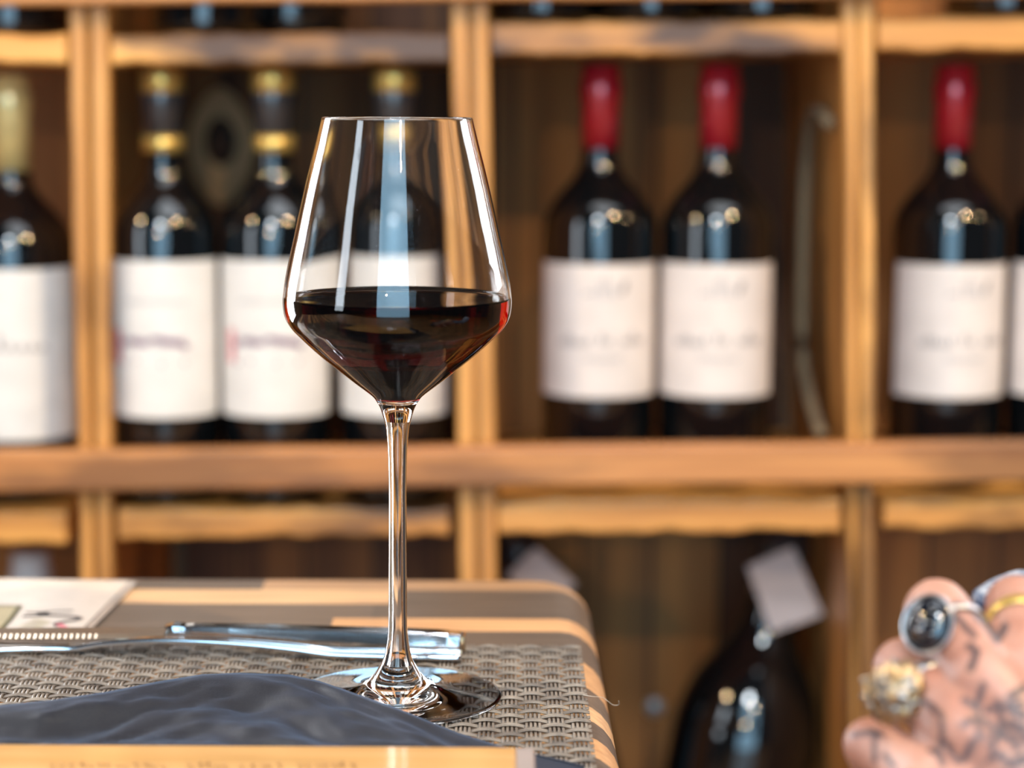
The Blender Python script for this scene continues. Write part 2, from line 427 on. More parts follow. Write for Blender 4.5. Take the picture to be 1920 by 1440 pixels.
def place_bottle(kind, cell, px, py_ref, label, upper=False, dy=0, rz=0, names={'red': 'wine_bottle', 'black': 'wine_bottle', 'cream': 'wine_bottle', 'white': 'wine_bottle'}):
    if kind not in protos:
        protos[kind] = make_bottle('wine_bottle', kind, label, None); o = protos[kind]
    else:
        o = copy_tree(protos[kind])
    if kind == 'black': dy = dy - .034
    X = at_y(px, py_ref, YBOT + dy).x
    o.location = (X, YBOT + dy, board_top(cell, upper, px) + .0010)
    o.rotation_euler = (0, 0, rz)
    o['label'] = label; o['group'] = {'red': 'red-capped wine bottles in the rack', 'black': 'gold and black capped wine bottles in the rack', 'cream': 'yellow-capped wine bottles in the rack', 'white': 'white-capped wine bottles in the rack'}[kind]
    return o
place_bottle('cream', 0, 31, 600, 'yellow-capped wine bottle with tall white label at the left edge of the rack', dy=-.01)
place_bottle('black', 1, 311, 600, 'dark bottle with black and gold cap, leftmost of the three in its cubby')
place_bottle('black', 1, 517, 600, 'black and gold capped bottle, middle of three, touching the wine glass outline', rz=.05)
place_bottle('black', 1, 741, 600, 'dark bottle with black and gold cap seen through the wine glass', rz=-.05)
place_bottle('red', 2, 1122, 600, 'red-capped wine bottle nearest the wine glass, left of a matching pair')
place_bottle('red', 2, 1341, 600, 'red-capped wine bottle, right one of the pair in the middle cubby', rz=-.06)
place_bottle('red', 3, 1775, 600, 'red-capped wine bottle in the right cubby, standing beside its post', rz=.10)
place_bottle('red', 3, 1995, 600, 'red-capped wine bottle cut off by the right edge, label side showing', rz=.03)
for k, (cell, px, kind, lb) in enumerate([(0, 25, 'black', 'bottle base showing above the top-left shelf board'), (1, 388, 'black', 'bottle base on the top shelf above the black-capped trio, left of two'),
        (1, 551, 'black', 'bottle base on the top shelf above the black-capped trio, right of two'), (2, 1016, 'black', 'bottle base on the top shelf, leftmost of three above the red-capped pair'),
        (2, 1218, 'black', 'bottle base on the top shelf, middle of three above the red-capped pair'), (2, 1425, 'black', 'bottle base on the top shelf, rightmost of three above the red-capped pair'),
        (3, 1880, 'red', 'bottle base on the top shelf at the top right corner')]):
    place_bottle(kind, cell, px, 30, lb, True, dy=.05 if px == 551 else 0)
# white-capped bottle low at the far left: stands on the low board
o = make_bottle('wine_bottle', 'white', 'white-capped bottle low at the left edge, just above the table', None)
pw = at_y(57, 1036, 1.47)
BLK = [(Vector((pw.x, 1.47, pw.z - .291)), 'wooden block under the white-capped bottle at the far left')]
o.location = (pw.x, 1.47, pw.z - .291)

# ------------------------------------------------------------------ leaning magnums with neck tags
def magnum(axis_top, axis_bot, Y, label, tagpx, sc=1):
    """axis_top/bot: px points of the bottle axis at depth Y"""
    A = at_y(*axis_top, Y); B = at_y(*axis_bot, Y); d = (A - B).normalized()
    ztop = A
    H = .37*sc; R = .0525*sc; rn = .0165*(1 if sc == 1 else .85)
    top = ztop + d * .030
    foot = top - d * H
    t = thing('magnum_bottle', foot, label, 'wine bottle')
    K = sc
    prof = [(0, .006), (R*.6, .005), (R*.88, .0005), (R, .007), (R, .215*K)] + smooth_prof([(R, .215*K), (R*.97, .228*K), (R*.87, .246*K), (R*.68, .266*K), (R*.46, .285*K), (rn*1.06, .304*K), (rn, .318*K)], 5)[1:] + [(rn, H - .03), (rn*1.12, H - .026), (rn*1.12, H - .014), (rn, H - .012), (rn, H), (0, H)]
    rot = d.to_track_quat('Z', 'Y').to_euler()
    body = lathe('glass_body', prof, M['bottle'], t, 64)
    k = rn + .0008
    cp = lathe('capsule', [(rn, .318*K), (k, .318*K), (k, H - .03), (k*1.12, H - .026), (k*1.12, H - .013), (k, H - .011), (k, H + .001), (0, H + .001)], M['black_foil'], t, 48)
    for o in (body, cp): o.rotation_euler = rot
    # tag: card hanging on the neck
    c = [at_y(x, y, Y - .032) - foot for x, y in tagpx]
    nrm = Vector((0, -1, 0)) * .0006
    q = MB(); q.add([p + nrm for p in c] + [p - nrm for p in c], [(0, 1, 2, 3), (7, 6, 5, 4)] + [(i, i+4, (i+1) % 4 + 4, (i+1) % 4) for i in range(4)])
    tg = q.build('neck_tag', M['tag'], t, False); fix_normals(tg); tag(tg, 'pinkish paper tag')
    st = (c[0] + c[1]) / 2
    q = MB(); q.tube([st + Vector((0, -.0012, -.004)), st + Vector((0, .008, .006)), st + Vector((.002, .014, .012))], .0006, 6)
    q.build('tag_string', M['rope'], tg)
    return t, foot
m1, f1 = magnum((1462, 1060), (1383, 1440), 1.50, 'big dark magnum bottle leaning right with a paper tag on its neck', [(1401, 1062), (1487, 1026), (1543, 1152), (1446, 1187)])
m2, f2 = magnum((978, 1060), (1062, 1440), 1.50, 'dark bottle mostly hidden behind the table corner, its neck tag peeking out', [(950, 1078), (1006, 1026), (1080, 1095), (1022, 1150)], .72)
BLK += [(f1, 'low wooden block under the leaning magnum bottle'), (f2, 'wooden block under the half-hidden bottle behind the table')]
for f, lb in BLK:
    dn = .019 if f is f1 else (.011 if f is f2 else .001)
    q = MB(); h = f.z - dn - LOWZ - .001
    q.box((-.040, -.045, 0), (.036, .045, h)); o = q.build('wooden_block', M['board'], None, False, (f.x - (.018 if f is f2 else 0), f.y, LOWZ + .0005)); tag(o, lb, 'wooden block', 'wooden blocks inside the lowest cubbies')

# ------------------------------------------------------------------ table
ZT = ZM - .0030
R_ED = .018
e_far = at_z(1108, 1150, ZT - .012); e_near = at_z(1163, 1430, ZT - .012)
yaw = math.atan2(e_near.x - e_far.x, e_far.y - e_near.y)    # edge runs from far to near drifting right
cz = at_z(700, 1084.5, ZT) + Vector((0, .009, 0))
ex = e_far.x; t_ = (cz.y + .004 - e_far.y) / (e_near.y - e_far.y)
corner = Vector((e_far.x + (e_near.x - e_far.x) * t_, cz.y + .004, 0))
table = thing('dining_table', (corner.x, corner.y, 0), 'brown and grey striped laminate table with a rounded edge, wine glass on it', 'table')
table.rotation_euler = (0, 0, yaw)
TW, TD = .80, .80
def rrect(inset, R):
    x0, x1, y0, y1 = -TW + inset, -inset, -TD + inset, -inset
    r = max(R - inset, .001); pts = []
    for cx, cy, a0 in ((x1 - r, y1 - r, 0), (x0 + r, y1 - r, 90), (x0 + r, y0 + r, 180), (x1 - r, y0 + r, 270)):
        for k in range(13): a = math.radians(a0 + 90*k/12); pts.append((cx + r*math.cos(a), cy + r*math.sin(a)))
    return pts
q = MB(); rings = []
zc = ZT - R_ED
for k in range(13):
    a = math.radians(90 - 180*k/12)
    rings.append([(x, y, zc + R_ED*math.sin(a)) for x, y in rrect(R_ED*(1 - math.cos(a)), .030)])
q.rings(list(reversed(rings)))
# striped laminate material
tm, nt, b = new_mat('striped_laminate')
tc = N(nt, 'ShaderNodeTexCoord'); sp = N(nt, 'ShaderNodeSeparateXYZ'); nt.links.new(tc.outputs['Object'], sp.inputs[0])
def vrow(py, px=900):
    p = at_z(px, py, ZT) - corner
    return p.x*math.sin(-yaw) + p.y*math.cos(-yaw)
def ucol(px, py):
    p = at_z(px, py, ZT) - corner
    return p.x*math.cos(-yaw) - p.y*math.sin(-yaw)
OR = (.56, .31, .15); BR = (.40, .235, .13); LT = (.60, .37, .20); DK = (.110, .080, .061); DK2 = (.140, .100, .074)
rows = [(1070, 1107, DK, ucol(495, 1095), BR), (1107, 1133, LT, ucol(745, 1120), DK), (1133, 1160, DK2, ucol(700, 1140), DK), (1160, 1184, DK2, ucol(622, 1170), OR),
        (1184, 1232, DK, -.3, DK), (1232, 1280, OR, -.2, OR), (1280, 1315, DK, -.2, DK2), (1315, 1343, OR, -.2, LT), (1343, 1375, DK2, -.2, DK), (1375, 1412, OR, -.2, OR), (1412, 1470, DK, -.2, DK)]
g = N(nt, 'ShaderNodeTexNoise'); mp = N(nt, 'ShaderNodeMapping'); mp.inputs['Scale'].default_value = (.06, 1, 1)
nt.links.new(tc.outputs['Object'], mp.inputs['Vector']); nt.links.new(mp.outputs['Vector'], g.inputs['Vector']); g.inputs['Scale'].default_value = 260; g.inputs['Detail'].default_value = 5
col = DK
for (p0, p1, cl, us, crr) in rows:
    v0, v1 = vrow(p0), vrow(p1)
    if p0 == 1070: v0 = 1.0
    mask = math_n(nt, 'MULTIPLY', math_n(nt, 'LESS_THAN', sp.outputs['Y'], v0), math_n(nt, 'GREATER_THAN', sp.outputs['Y'], v1))
    side = math_n(nt, 'GREATER_THAN', sp.outputs['X'], us)
    c2 = mixc(nt, side, cl, crr)
    col = mixc(nt, mask, col, c2)
# plank stripes over the remaining, nearer part of the top
fr = math_n(nt, 'FRACT', math_n(nt, 'DIVIDE', sp.outputs['Y'], .052))
near = math_n(nt, 'LESS_THAN', sp.outputs['Y'], vrow(1470))
col = mixc(nt, math_n(nt, 'MULTIPLY', near, math_n(nt, 'GREATER_THAN', fr, .5)), col, OR)
col = mixc(nt, .55, col, g.outputs['Fac'], 'OVERLAY')
nt.links.new(col, b.inputs['Base Color']); b.inputs['Roughness'].default_value = .42; b.inputs['Specular IOR Level'].default_value = .3
top = q.build('tabletop', tm, table); fix_normals(top)
for p in top.data.polygons:
    if len(p.vertices) > 4: p.use_smooth = False
q = MB(); q.tube([(-TW/2, -TD/2, .03), (-TW/2, -TD/2, ZT - 2*R_ED - .0005)], .04, 24); q.build('pedestal', pbr('black_iron', (.02, .02, .02), .4, .6), table)
q = MB(); q.box((-TW/2 - .22, -TD/2 - .22, .0005), (-TW/2 + .22, -TD/2 + .22, .03)); q.build('base', M['bottle'], table, False)

# ------------------------------------------------------------------ woven placemat
PX = .00875; PY = .0060
mr = at_z(1089, 1206, ZM); mr2 = at_z(1116, 1410, ZM)
myaw = math.atan2(mr2.x - mr.x, mr.y - mr2.y)
ncol, nrow = 50, 52
m = MB()
AMP = .00065
def warp_z(v, c):   # c column index; warp over when (row+col) even
    return AMP * math.cos(PI * v / PY + PI * c)
# wefts: row j at v=(j+.5)*PY running in x; over the warp of column c when (j+c)%2
for j in range(nrow):
    v = -(j + .5) * PY
    for s_ in (-1, 1):
        hw = .00080; vc = v + s_ * .00088
        rs = []
        nseg = ncol * 6
        for i in range(nseg + 1):
            x = -i * PX / 6
            ph = math.cos(PI * (x / PX + .5 + j))
            z = AMP * 1.05 * math.cos(PI * (x / PX + .5) + PI * j)
            bow = .00010 * s_ * (math.cos(PI * (x / PX + .5) + PI * j))
            y = vc + bow
            rs.append([(x, y - hw, z), (x, y - hw*.5, z + .00042), (x, y + hw*.5, z + .00042), (x, y + hw, z), (x, y, z - .00035)])
        m.rings(rs)
for c in range(ncol):
    xc = -(c + .5) * PX
    for s_ in range(4):
        x = xc + (s_ - 1.5) * .00165
        hw = .00056; rs = []
        nseg = nrow * 6
        for i in range(nseg + 1):
            v = -i * PY / 6
            # opposite phase of the weft at this column
            j = -v / PY - .5
            z = -AMP * 1.1 * math.cos(PI * (-(c + .5) + .5)) * math.cos(PI * j)
            rs.append([(x - hw, v, z), (x - hw*.6, v, z + .0004), (x + hw*.6, v, z + .0004), (x + hw, v, z), (x, v, z - .0003)])
        m.rings(rs)
mm, nt, b = new_mat('woven_vinyl')
tc = N(nt, 'ShaderNodeTexCoord'); n1 = N(nt, 'ShaderNodeTexNoise'); n1.inputs['Scale'].default_value = 90; n1.inputs['Detail'].default_value = 4
nt.links.new(tc.outputs['Object'], n1.inputs['Vector'])
cr = N(nt, 'ShaderNodeValToRGB'); cr.color_ramp.elements[0].color = (.085, .070, .060, 1); cr.color_ramp.elements[1].color = (.27, .235, .20, 1)
cr.color_ramp.elements[0].position = .3; cr.color_ramp.elements[1].position = .7
nt.links.new(n1.outputs['Fac'], cr.inputs['Fac']); nt.links.new(cr.outputs['Color'], b.inputs['Base Color']); b.inputs['Roughness'].default_value = .34
mat_o = m.build('placemat', mm, None, True, (mr.x, mr.y, ZM - .0013))
mat_o.rotation_euler = (0, 0, myaw)
tag(mat_o, 'grey-brown woven basketweave placemat under the wine glass and cutlery', 'placemat')

# ------------------------------------------------------------------ wine glass
YG = .811
def gz(py): return at_y(746, py, YG).z - (ZM + .0002)
def gr(py, hw): return hw * ((at_y(746, py, YG) - CAM).dot(fw)) / FPX
gx = at_z(746, 1307, ZM)
YG = gx.y
outer_px = [(222, 141.5), (266, 152), (309, 163), (352, 173.4), (395, 183), (438, 192), (481.5, 201.5), (524.5, 210), (546, 213), (568, 214.6), (593.4, 210.5), (613, 199.5), (630, 183.5),
            (647, 165.6), (667, 143), (691, 113), (716, 81.4), (740, 50), (750, 41), (765, 32.4), (789, 24.5)]
stem_px = [(789, 24.5), (807.5, 21), (852, 18), (927, 16.5), (1002, 16.8), (1077, 17.3), (1152, 17.6), (1190, 18.9), (1227, 25), (1243, 31)]
outer = [(gr(p, h), gz(p)) for p, h in outer_px]
inner = []
for i, (r, z) in enumerate(outer):
    th = .0009 + .0004 * min(1, i / 10)
    if outer_px[i][0] > 735: continue
    a = outer[max(0, i-1)]; c = outer[min(len(outer)-1, i+1)]
    d = Vector((c[0]-a[0], c[1]-a[1])).normalized(); nrm = Vector((d.y, -d.x))   # pointing inward
    if nrm.x > 0: nrm = -nrm
    inner.append((r + nrm.x*th, z + nrm.y*th if i > 0 else z))
zb = gz(752)
inner += [(inner[-1][0]*.45, zb + .0016), (.0, zb + .0002)]
glass = thing('wine_glass', (gx.x, gx.y, ZM + .0002), 'tall clear stemmed wine glass half full of dark red wine', 'wine glass')
om = smooth_prof(outer, 6); im = smooth_prof(inner, 6)
im = [(max(r, 0), z) for r, z in im]; im[-1] = (0, im[-1][1])
rim = [(outer[0][0], outer[0][1]), (outer[0][0] - .0001, outer[0][1] + .0003), ((outer[0][0] + inner[0][0])/2, outer[0][1] + .00045), (inner[0][0] + .0001, outer[0][1] + .0003), (inner[0][0], inner[0][1])]
zw = gz(562); zct = zw + .0012
def r_in(z):
    for a, c in zip(im, im[1:]):
        if a[1] >= z >= c[1]: return c[0] + (a[0] - c[0])*(z - c[1])/(a[1] - c[1])
im_dry = [p for p in im if p[1] > zct + .0001] + [(r_in(zct), zct)]
im_wet = [(r_in(zct), zct)] + [p for p in im if p[1] < zct - .0001]
bowl = lathe('bowl', list(reversed(om)) + rim[1:-1] + im_dry, M['glass'], glass, 160)
st_prof = smooth_prof([(gr(p, h), gz(p)) for p, h in stem_px] , 6)
foot_pts = [st_prof[-1], (.0085, .0102), (.0115, .0065), (.016, .0042), (.023, .0028), (.032, .0019), (.0390, .0013), (.0403, .0011)]
fp = smooth_prof(foot_pts, 6)
foot = fp + [(.0406, .0008), (.0404, .0003), (.0398, .0), (.0385, .0001)] + [(.030, .00012), (.018, .00015), (.008, .0002), (0, .0002)]
stem = lathe('stem', list(reversed(st_prof)), M['glass'], glass, 96)
ft = lathe('foot', list(reversed(foot)), M['glass'], glass, 160)
for o in (stem,):
    pass
ri_w = r_in(zw)
surf = [(0, zw - .0001), (ri_w*.6, zw - .0001), (ri_w - .0035, zw), (ri_w - .0014, zw + .00025), (ri_w - .0005, zw + .0006), im_wet[0]]
wine = lathe('wine', list(reversed(im_wet)) + list(reversed(surf))[1:], M['wine'], glass, 160)
wine.data.materials.append(M['wine_wall']); fix_normals(wine)
nw = (len(im_wet) - 1) * 160
for k, p in enumerate(wine.data.polygons):
    p.material_index = 1 if k < nw else 0
tag(wine, 'dark red wine')
for o in (bowl, stem, ft): fix_normals(o)
GLASS_PARTS = (stem, ft)

# ------------------------------------------------------------------ cutlery
ZC = ZM + .0006
def ribbon(m, pts, prof):
    """pts: list of (center vec, half width y, half thickness z); rounded-rect section"""
    rs = []
    for i, (p, hy, hz) in enumerate(pts):
        a = pts[max(0, i-1)][0]; c = pts[min(len(pts)-1, i+1)][0]
        t = (c - a).normalized(); side = Vector((0, 0, 1)).cross(t).normalized(); upv = t.cross(side)
        rs.append([p + side*(hy*sx) + upv*(hz*sz) for sx, sz in prof])
    m.rings(rs)
RR = [(-1, -.6), (-.9, -1), (.9, -1), (1, -.6), (.93, .55), (.82, .97), (.4, .82), (0, .75), (-.4, .82), (-.82, .97), (-.93, .55)]
fy = at_z(700, 1238, ZM).y
fpx = [(866, 1231, 6.2), (850, 1232, 7.2), (780, 1233, 7.4), (700, 1231, 7.0), (620, 1224, 6.2), (540, 1214, 5.2), (460, 1207, 4.3), (390, 1203, 3.7), (320, 1201, 3.3), (250, 1202, 3.1), (190, 1207, 3.1), (140, 1215, 3.3), (90, 1224, 4.0), (40, 1229, 6.0), (-10, 1231, 9.0), (-60, 1230, 11.5), (-110, 1227, 12.5)]
def cut_pts(lst, y, hz, drift=0, n=4):
    out = []
    raw = []
    for px, py, hw in lst:
        p = at_y(px, py, y + drift * (700 - px) / 1000)
        raw.append((p.x, p.y, p.z, hw * .001 * .75))
    return [(Vector(r[:3]), r[3], hz) for r in smooth_prof(raw, n)]
F = cut_pts(fpx, fy + .004, .0015, .010)
lowest = min(p.z - hz for p, hy, hz in F)
F = [(p + Vector((0, 0, max(0, ZC - .0004 - (p.z - hz)))), hy, hz) for p, hy, hz in F]
base = F[0][0].copy()
fork = thing('fork', (base.x, base.y, ZC), 'polished steel fork with arched handle lying on the placemat, nearer of the cutlery pair', 'fork')
B0 = Vector((base.x, base.y, ZC))
q = MB(); ribbon(q, [(p - B0, hy, hz) for p, hy, hz in F], RR); o = q.build('handle', M['steel'], fork); fix_normals(o)
sd = o.modifiers.new('s', 'SUBSURF'); sd.levels = 1; sd.render_levels = 1
pe = F[-1][0] - B0
for k in range(4):
    q = MB(); yy = (k - 1.5) * .0055
    ribbon(q, [(pe + Vector((.004 - i*.006, yy, -.0002*i*i + .0012*i)), .0014 - .0001*i, .0009) for i in range(9)], RR)
    o = q.build('tine', M['steel'], fork); fix_normals(o)
# knife
ky = at_z(700, 1224, ZM).y + .001
Kx = [(866, 3.4, 3.0), (862, 4.4, 3.3), (840, 4.8, 3.4), (760, 4.8, 3.3), (650, 4.5, 3.0), (540, 4.1, 2.7), (430, 3.6, 2.3), (360, 3.1, 2.0), (345, 3.0, 1.8), (335, 3.3, 2.0), (322, 3.3, 2.0), (308, 3.0, 1.6)]
kb = Vector((at_y(600, 1215, ky).x, ky + .004, ZC))
knife = thing('knife', kb, 'steel table knife with square-ended handle behind the fork', 'knife')
pts = []
for px, hy, hz in Kx:
    x = at_y(px, 1215, ky + .004).x
    lift = .0004 + .0042 * max(0, min(1, (866 - px) / 520))
    pts.append((Vector((x, ky + .004 + (866 - px)*.000012, ZC + hz*.001 + lift)) - kb, hy*.001, hz*.001))
q = MB(); ribbon(q, pts, [(-1, -.7), (-.85, -1), (.85, -1), (1, -.7), (.86, .7), (.74, 1), (-.74, 1), (-.86, .7)]); o = q.build('handle', M['steel'], knife); fix_normals(o)
for p in o.data.polygons: p.use_smooth = False
e = pts[0][0]
q = MB(); q.box((e.x - .0004, e.y - .0042, e.z - .0030), (e.x + .0016, e.y + .0042, e.z + .0030)); o = q.build('end_cap', pbr('bronze_end', (.55, .36, .2), .2, 1), knife, False)
# blade with serrated edge toward the viewer
xe = at_y(310, 1215, ky).x - kb.x; m = MB(); zb2 = pts[-1][0].z
top_r = []; L = .115; n = 90
front = []; back = []
for i in range(n + 1):
    t = i / n; x = xe - L*t
    wdt = .0075 + .0012*math.sin(PI*min(1, t*1.4)) - .009*max(0, t-.7)**1.5*3
    ser = .0007*(1 if i % 2 else 0) if t > .25 else 0
    front.append((x, -.0045 - wdt*.45 + ser, zb2 - .0006 - .0010*t)); back.append((x, .006 - .003*t*t, zb2 - .0010*t))
rs = [[(f[0], f[1], f[2]), (f[0], f[1], f[2] + .0003), (f[0], f[1] + .0030, b_[2] + .0010), (b_[0], b_[1], b_[2] + .0010), (b_[0], b_[1], b_[2] - .0006)] for f, b_ in zip(front, back)]
m.rings(rs); o = m.build('blade', pbr('brushed_blade', (.42, .34, .26), .38, 1), knife, False); fix_normals(o)

# ------------------------------------------------------------------ laminated card at back left
zc1 = ZT + .0006
cp = [at_z(258, 1092, zc1), at_z(163, 1190, zc1)]
d = (cp[1] - cp[0]).normalized(); w = Vector((d.y, -d.x, 0))
if w.x > 0: w = -w
cL = (cp[1] - cp[0]).length
card = thing('menu_card', (cp[0].x, cp[0].y, ZT), 'cream laminated menu card with a painted logo at the back left of the table', 'menu card')
c0 = Vector((cp[0].x, cp[0].y, ZT))
def cpt(u, v, z=0): return cp[0] + w*u + d*v + Vector((0, 0, z)) - c0
ext = -.0005
q = MB(); q.add([cpt(0, -ext, 0), cpt(.21, -ext, 0), cpt(.21, cL+.0, 0), cpt(0, cL+.0, 0), cpt(0, -ext, .0006), cpt(.21, -ext, .0006), cpt(.21, cL, .0006), cpt(0, cL, .0006)],
    [(0,3,2,1),(4,5,6,7),(0,1,5,4),(1,2,6,5),(2,3,7,6),(3,0,4,7)])
o = q.build('plastic_sleeve', pbr('clear_laminate_edge', (.50, .43, .38), .10), card, False); fix_normals(o)
q = MB(); q.add([cpt(.0035, -ext + .001, .0009), cpt(.205, -ext + .001, .0009), cpt(.205, cL-.001, .0009), cpt(.0035, cL-.001, .0009), cpt(.0035, -ext + .001, .0012), cpt(.205, -ext + .001, .0012), cpt(.205, cL-.001, .0012), cpt(.0035, cL-.001, .0012)],
    [(0,3,2,1),(4,5,6,7),(0,1,5,4),(1,2,6,5),(2,3,7,6),(3,0,4,7)])
paper = q.build('sheet', pbr('cream_sheet', (.78, .68, .60), .22), card, False); fix_normals(paper)
zi = zc1 + .00135
def flat_stroke(m, pxs, wd, z, origin):
    P = [at_z(x, y, z) for x, y in pxs]
    for i in range(len(P) - 1):
        dd = P[i+1] - P[i]
        if dd.length < 1e-7: continue
        n_ = Vector((-dd.y, dd.x, 0)).normalized() * (wd[i] if isinstance(wd, list) else wd) * .5
        m.add([P[i] - n_ - origin, P[i+1] - n_ - origin, P[i+1] + n_ - origin, P[i] + n_ - origin], [(0, 1, 2, 3)])
def pz6(l): return [(x/6.4, 1060 + y/6.4) for x, y in l]
q = MB()
flat_stroke(q, smooth_prof(pz6([(300, 562), (450, 566), (560, 556), (700, 546), (880, 541)]), 4), .0018, zi, c0)
flat_stroke(q, smooth_prof(pz6([(270, 612), (420, 604), (560, 598), (760, 606), (900, 618), (960, 634), (900, 656), (790, 672), (700, 690), (672, 708), (700, 726)]), 5), .0030, zi, c0)
flat_stroke(q, pz6([(440, 560), (500, 585), (600, 592)]), .0030, zi, c0); flat_stroke(q, pz6([(470, 600), (520, 585), (560, 562)]), .0024, zi, c0)
flat_stroke(q, pz6([(690, 690), (672, 708), (712, 724)]), .0024, zi, c0)
q.build('logo_stroke', M['ink_dark'], paper, False)
q = MB(); flat_stroke(q, pz6([(705, 700), (730, 722), (790, 746)]), .0030, zi + .0001, c0); q.build('logo_red_tip', M['ink_red'], paper, False)
q = MB()
for k in range(5): flat_stroke(q, pz6([(380 - k*50, 655 + k*26), (470 - k*20, 645 + k*26), (590 - k*40, 690 + k*22)]), .0012, zi, c0)
q.build('small_print', pbr('olive_print', (.45, .38, .22), .5), paper, False)
q = MB(); P4 = [at_z(*p, zi) - c0 for p in ((38, 1135), (-120, 1135), (-170, 1182), (0, 1181))]
q.add(P4, [(0, 1, 2, 3)]); o = q.build('picture', pbr('picture_print', (.50, .42, .26), .35), paper, False); fix_normals(o)
q = MB(); flat_stroke(q, [(38, 1135), (20, 1160), (0, 1181)], .0022, zi + .0002, c0); flat_stroke(q, [(-120, 1135.5), (38, 1135.5)], .0016, zi + .0002, c0); q.build('picture_frame', pbr('dark_olive', (.12, .11, .05), .4), paper, False)

# ------------------------------------------------------------------ napkin: folded dark cloth
nm, nt, b = new_mat('navy_cloth')
tc = N(nt, 'ShaderNodeTexCoord'); n1 = N(nt, 'ShaderNodeTexNoise'); n1.inputs['Scale'].default_value = 1400; n1.inputs['Detail'].default_value = 3
nt.links.new(tc.outputs['Object'], n1.inputs['Vector'])
cr = N(nt, 'ShaderNodeValToRGB'); cr.color_ramp.elements[0].color = (.004, .006, .013, 1); cr.color_ramp.elements[1].color = (.024, .024, .028, 1)
nt.links.new(n1.outputs['Fac'], cr.inputs['Fac']); nt.links.new(cr.outputs['Color'], b.inputs['Base Color'])
b.inputs['Roughness'].default_value = .5; b.inputs['Specular IOR Level'].default_value = .28; b.inputs['Sheen Weight'].default_value = .16; b.inputs['Sheen Roughness'].default_value = .4
b.inputs['Sheen Tint'].default_value = (.3, .55, 1, 1)
bp = N(nt, 'ShaderNodeBump'); bp.inputs['Strength'].default_value = .25; bp.inputs['Distance'].default_value = .0003
nt.links.new(n1.outputs['Fac'], bp.inputs['Height']); nt.links.new(bp.outputs['Normal'], b.inputs['Normal'])
# back outline: (px,py,height above mat)
ob = [(-170, 1352, .011), (-60, 1341, .013), (0, 1322, .015), (100, 1312, .016), (200, 1297, .016), (300, 1277, .016), (380, 1264, .0155), (450, 1261, .015), (540, 1264, .0145), (600, 1277, .0140), (660, 1298, .0138), (745, 1328, .0112), (800, 1350, .0085), (860, 1374, .0045), (930, 1396, .0020), (1000, 1414, .0012), (1060, 1428, .0010), (1095, 1437, .0010)]
Bk = []
for i in range(len(ob) - 1):
    for k in range(7):
        t = k/7; Bk.append(tuple(ob[i][c] + (ob[i+1][c] - ob[i][c])*t for c in range(3)))
Bk.append(ob[-1])
rows_n = 60
grid = []
YN = .60
for i, (px, py, h) in enumerate(Bk):
    p = at_z(px, py, ZM + h); u = i / (len(Bk) - 1)
    coln = []
    # skirt: hidden fold down under the back edge
    coln.append(Vector((p.x, p.y - .0015, ZM + .0008)))
    coln.append(Vector((p.x, p.y - .0003, ZM + .0008 + (h - .0008)*.5)))
    ridge = .5 + .5*math.cos(min(1, u*1.6)*PI)
    for j in range(rows_n + 1):
        t = j / rows_n
        yy = p.y - (p.y - YN) * t
        dist = p.y - yy
        # puffed roll on the back fold at left, dipping behind it, then wrinkles
        roll = 0
        puff = h
        near_h = min(h, .0095) if px < 860 else h
        f = min(1, dist / .045); f = f*f*(3 - 2*f)
        base_h = puff*(1 - f) + near_h*f
        wr = .0013*math.sin(dist*170 - px*.012 + 1.5*math.sin(px*.008)) + .0020*noise.noise(Vector((px*.009, dist*90, 1))) + .0020*noise.noise(Vector((px*.016 + dist*60, dist*190, 4))) + .0006*noise.noise(Vector((px*.03 + dist*90, dist*420, 9)))
        wr *= min(1, dist/.01) * min(1, max(0, (h - .001)/.009))
        groove = -.0022*math.exp(-((dist - .022)/.008)**2) * max(0, 1 - abs(px - 230)/330)
        z = ZM + base_h + wr*.75 + groove
        cap_z = CAMZ - 0.3175*yy if yy < .705 else 9
        z = min(z, ZM + .0118 if yy < .712 else 9)
        z = max(z, ZM + .0010)
        coln.append(Vector((p.x + (0 if px < 700 else -(t**1.0)*0.0*(px-700)*.0001), yy, z)))
    grid.append(coln)
nb = Vector((at_z(500, 1340, ZM).x, .74, ZM))
vs = [v - nb for c in grid for v in c]; nr = len(grid[0]); fs = []
for i in range(len(grid) - 1):
    for j in range(nr - 1): fs.append((i*nr + j, (i+1)*nr + j, (i+1)*nr + j + 1, i*nr + j + 1))
nap = mesh_obj('napkin', vs, fs, nm, None, True, nb); fix_normals(nap)
if nap.data.polygons[len(fs)//2].normal.z < 0:
    nap.data.flip_normals()
sl = nap.modifiers.new('thick', 'SOLIDIFY'); sl.thickness = .0007; sl.offset = -1
tag(nap, 'dark navy folded cloth napkin covering part of the placemat and the glass foot', 'napkin')

# ------------------------------------------------------------------ front menu board
zf = ZM + .0150
pa = at_z(-200, 1397.5, zf); pb_ = at_z(968, 1401, zf); pc = at_z(1002, 1402, zf)
fb = Vector((pb_.x, pb_.y, zf - .003))
clip = thing('menu_board', fb, 'glossy light wood menu board with a grey end strip in the foreground', 'menu board')
def slab(name, mat, x0, x1, y0, y1, z0, z1, parent, ch=.0006):
    m = MB(); rs = []
    for k, (i_, z) in enumerate(((ch, z0), (0, z0 + ch), (0, z1 - ch), (ch, z1))):
        rs.append([(x0 + i_, y0 + i_, z), (x1 - i_, y0 + i_, z), (x1 - i_, y1 - i_, z), (x0 + i_, y1 - i_, z)])
    m.rings(rs); o = m.build(name, mat, parent, False); fix_normals(o); return o
x_l = pa.x - fb.x; x_r = pc.x - fb.x
fmat = wood('varnished_pine', (.62, .38, .17), (.48, .27, .10), 0, 60, .12, 0, 5)
slab('board_panel', fmat, x_l, -.0001, -.14, 0, .0, .003, clip)
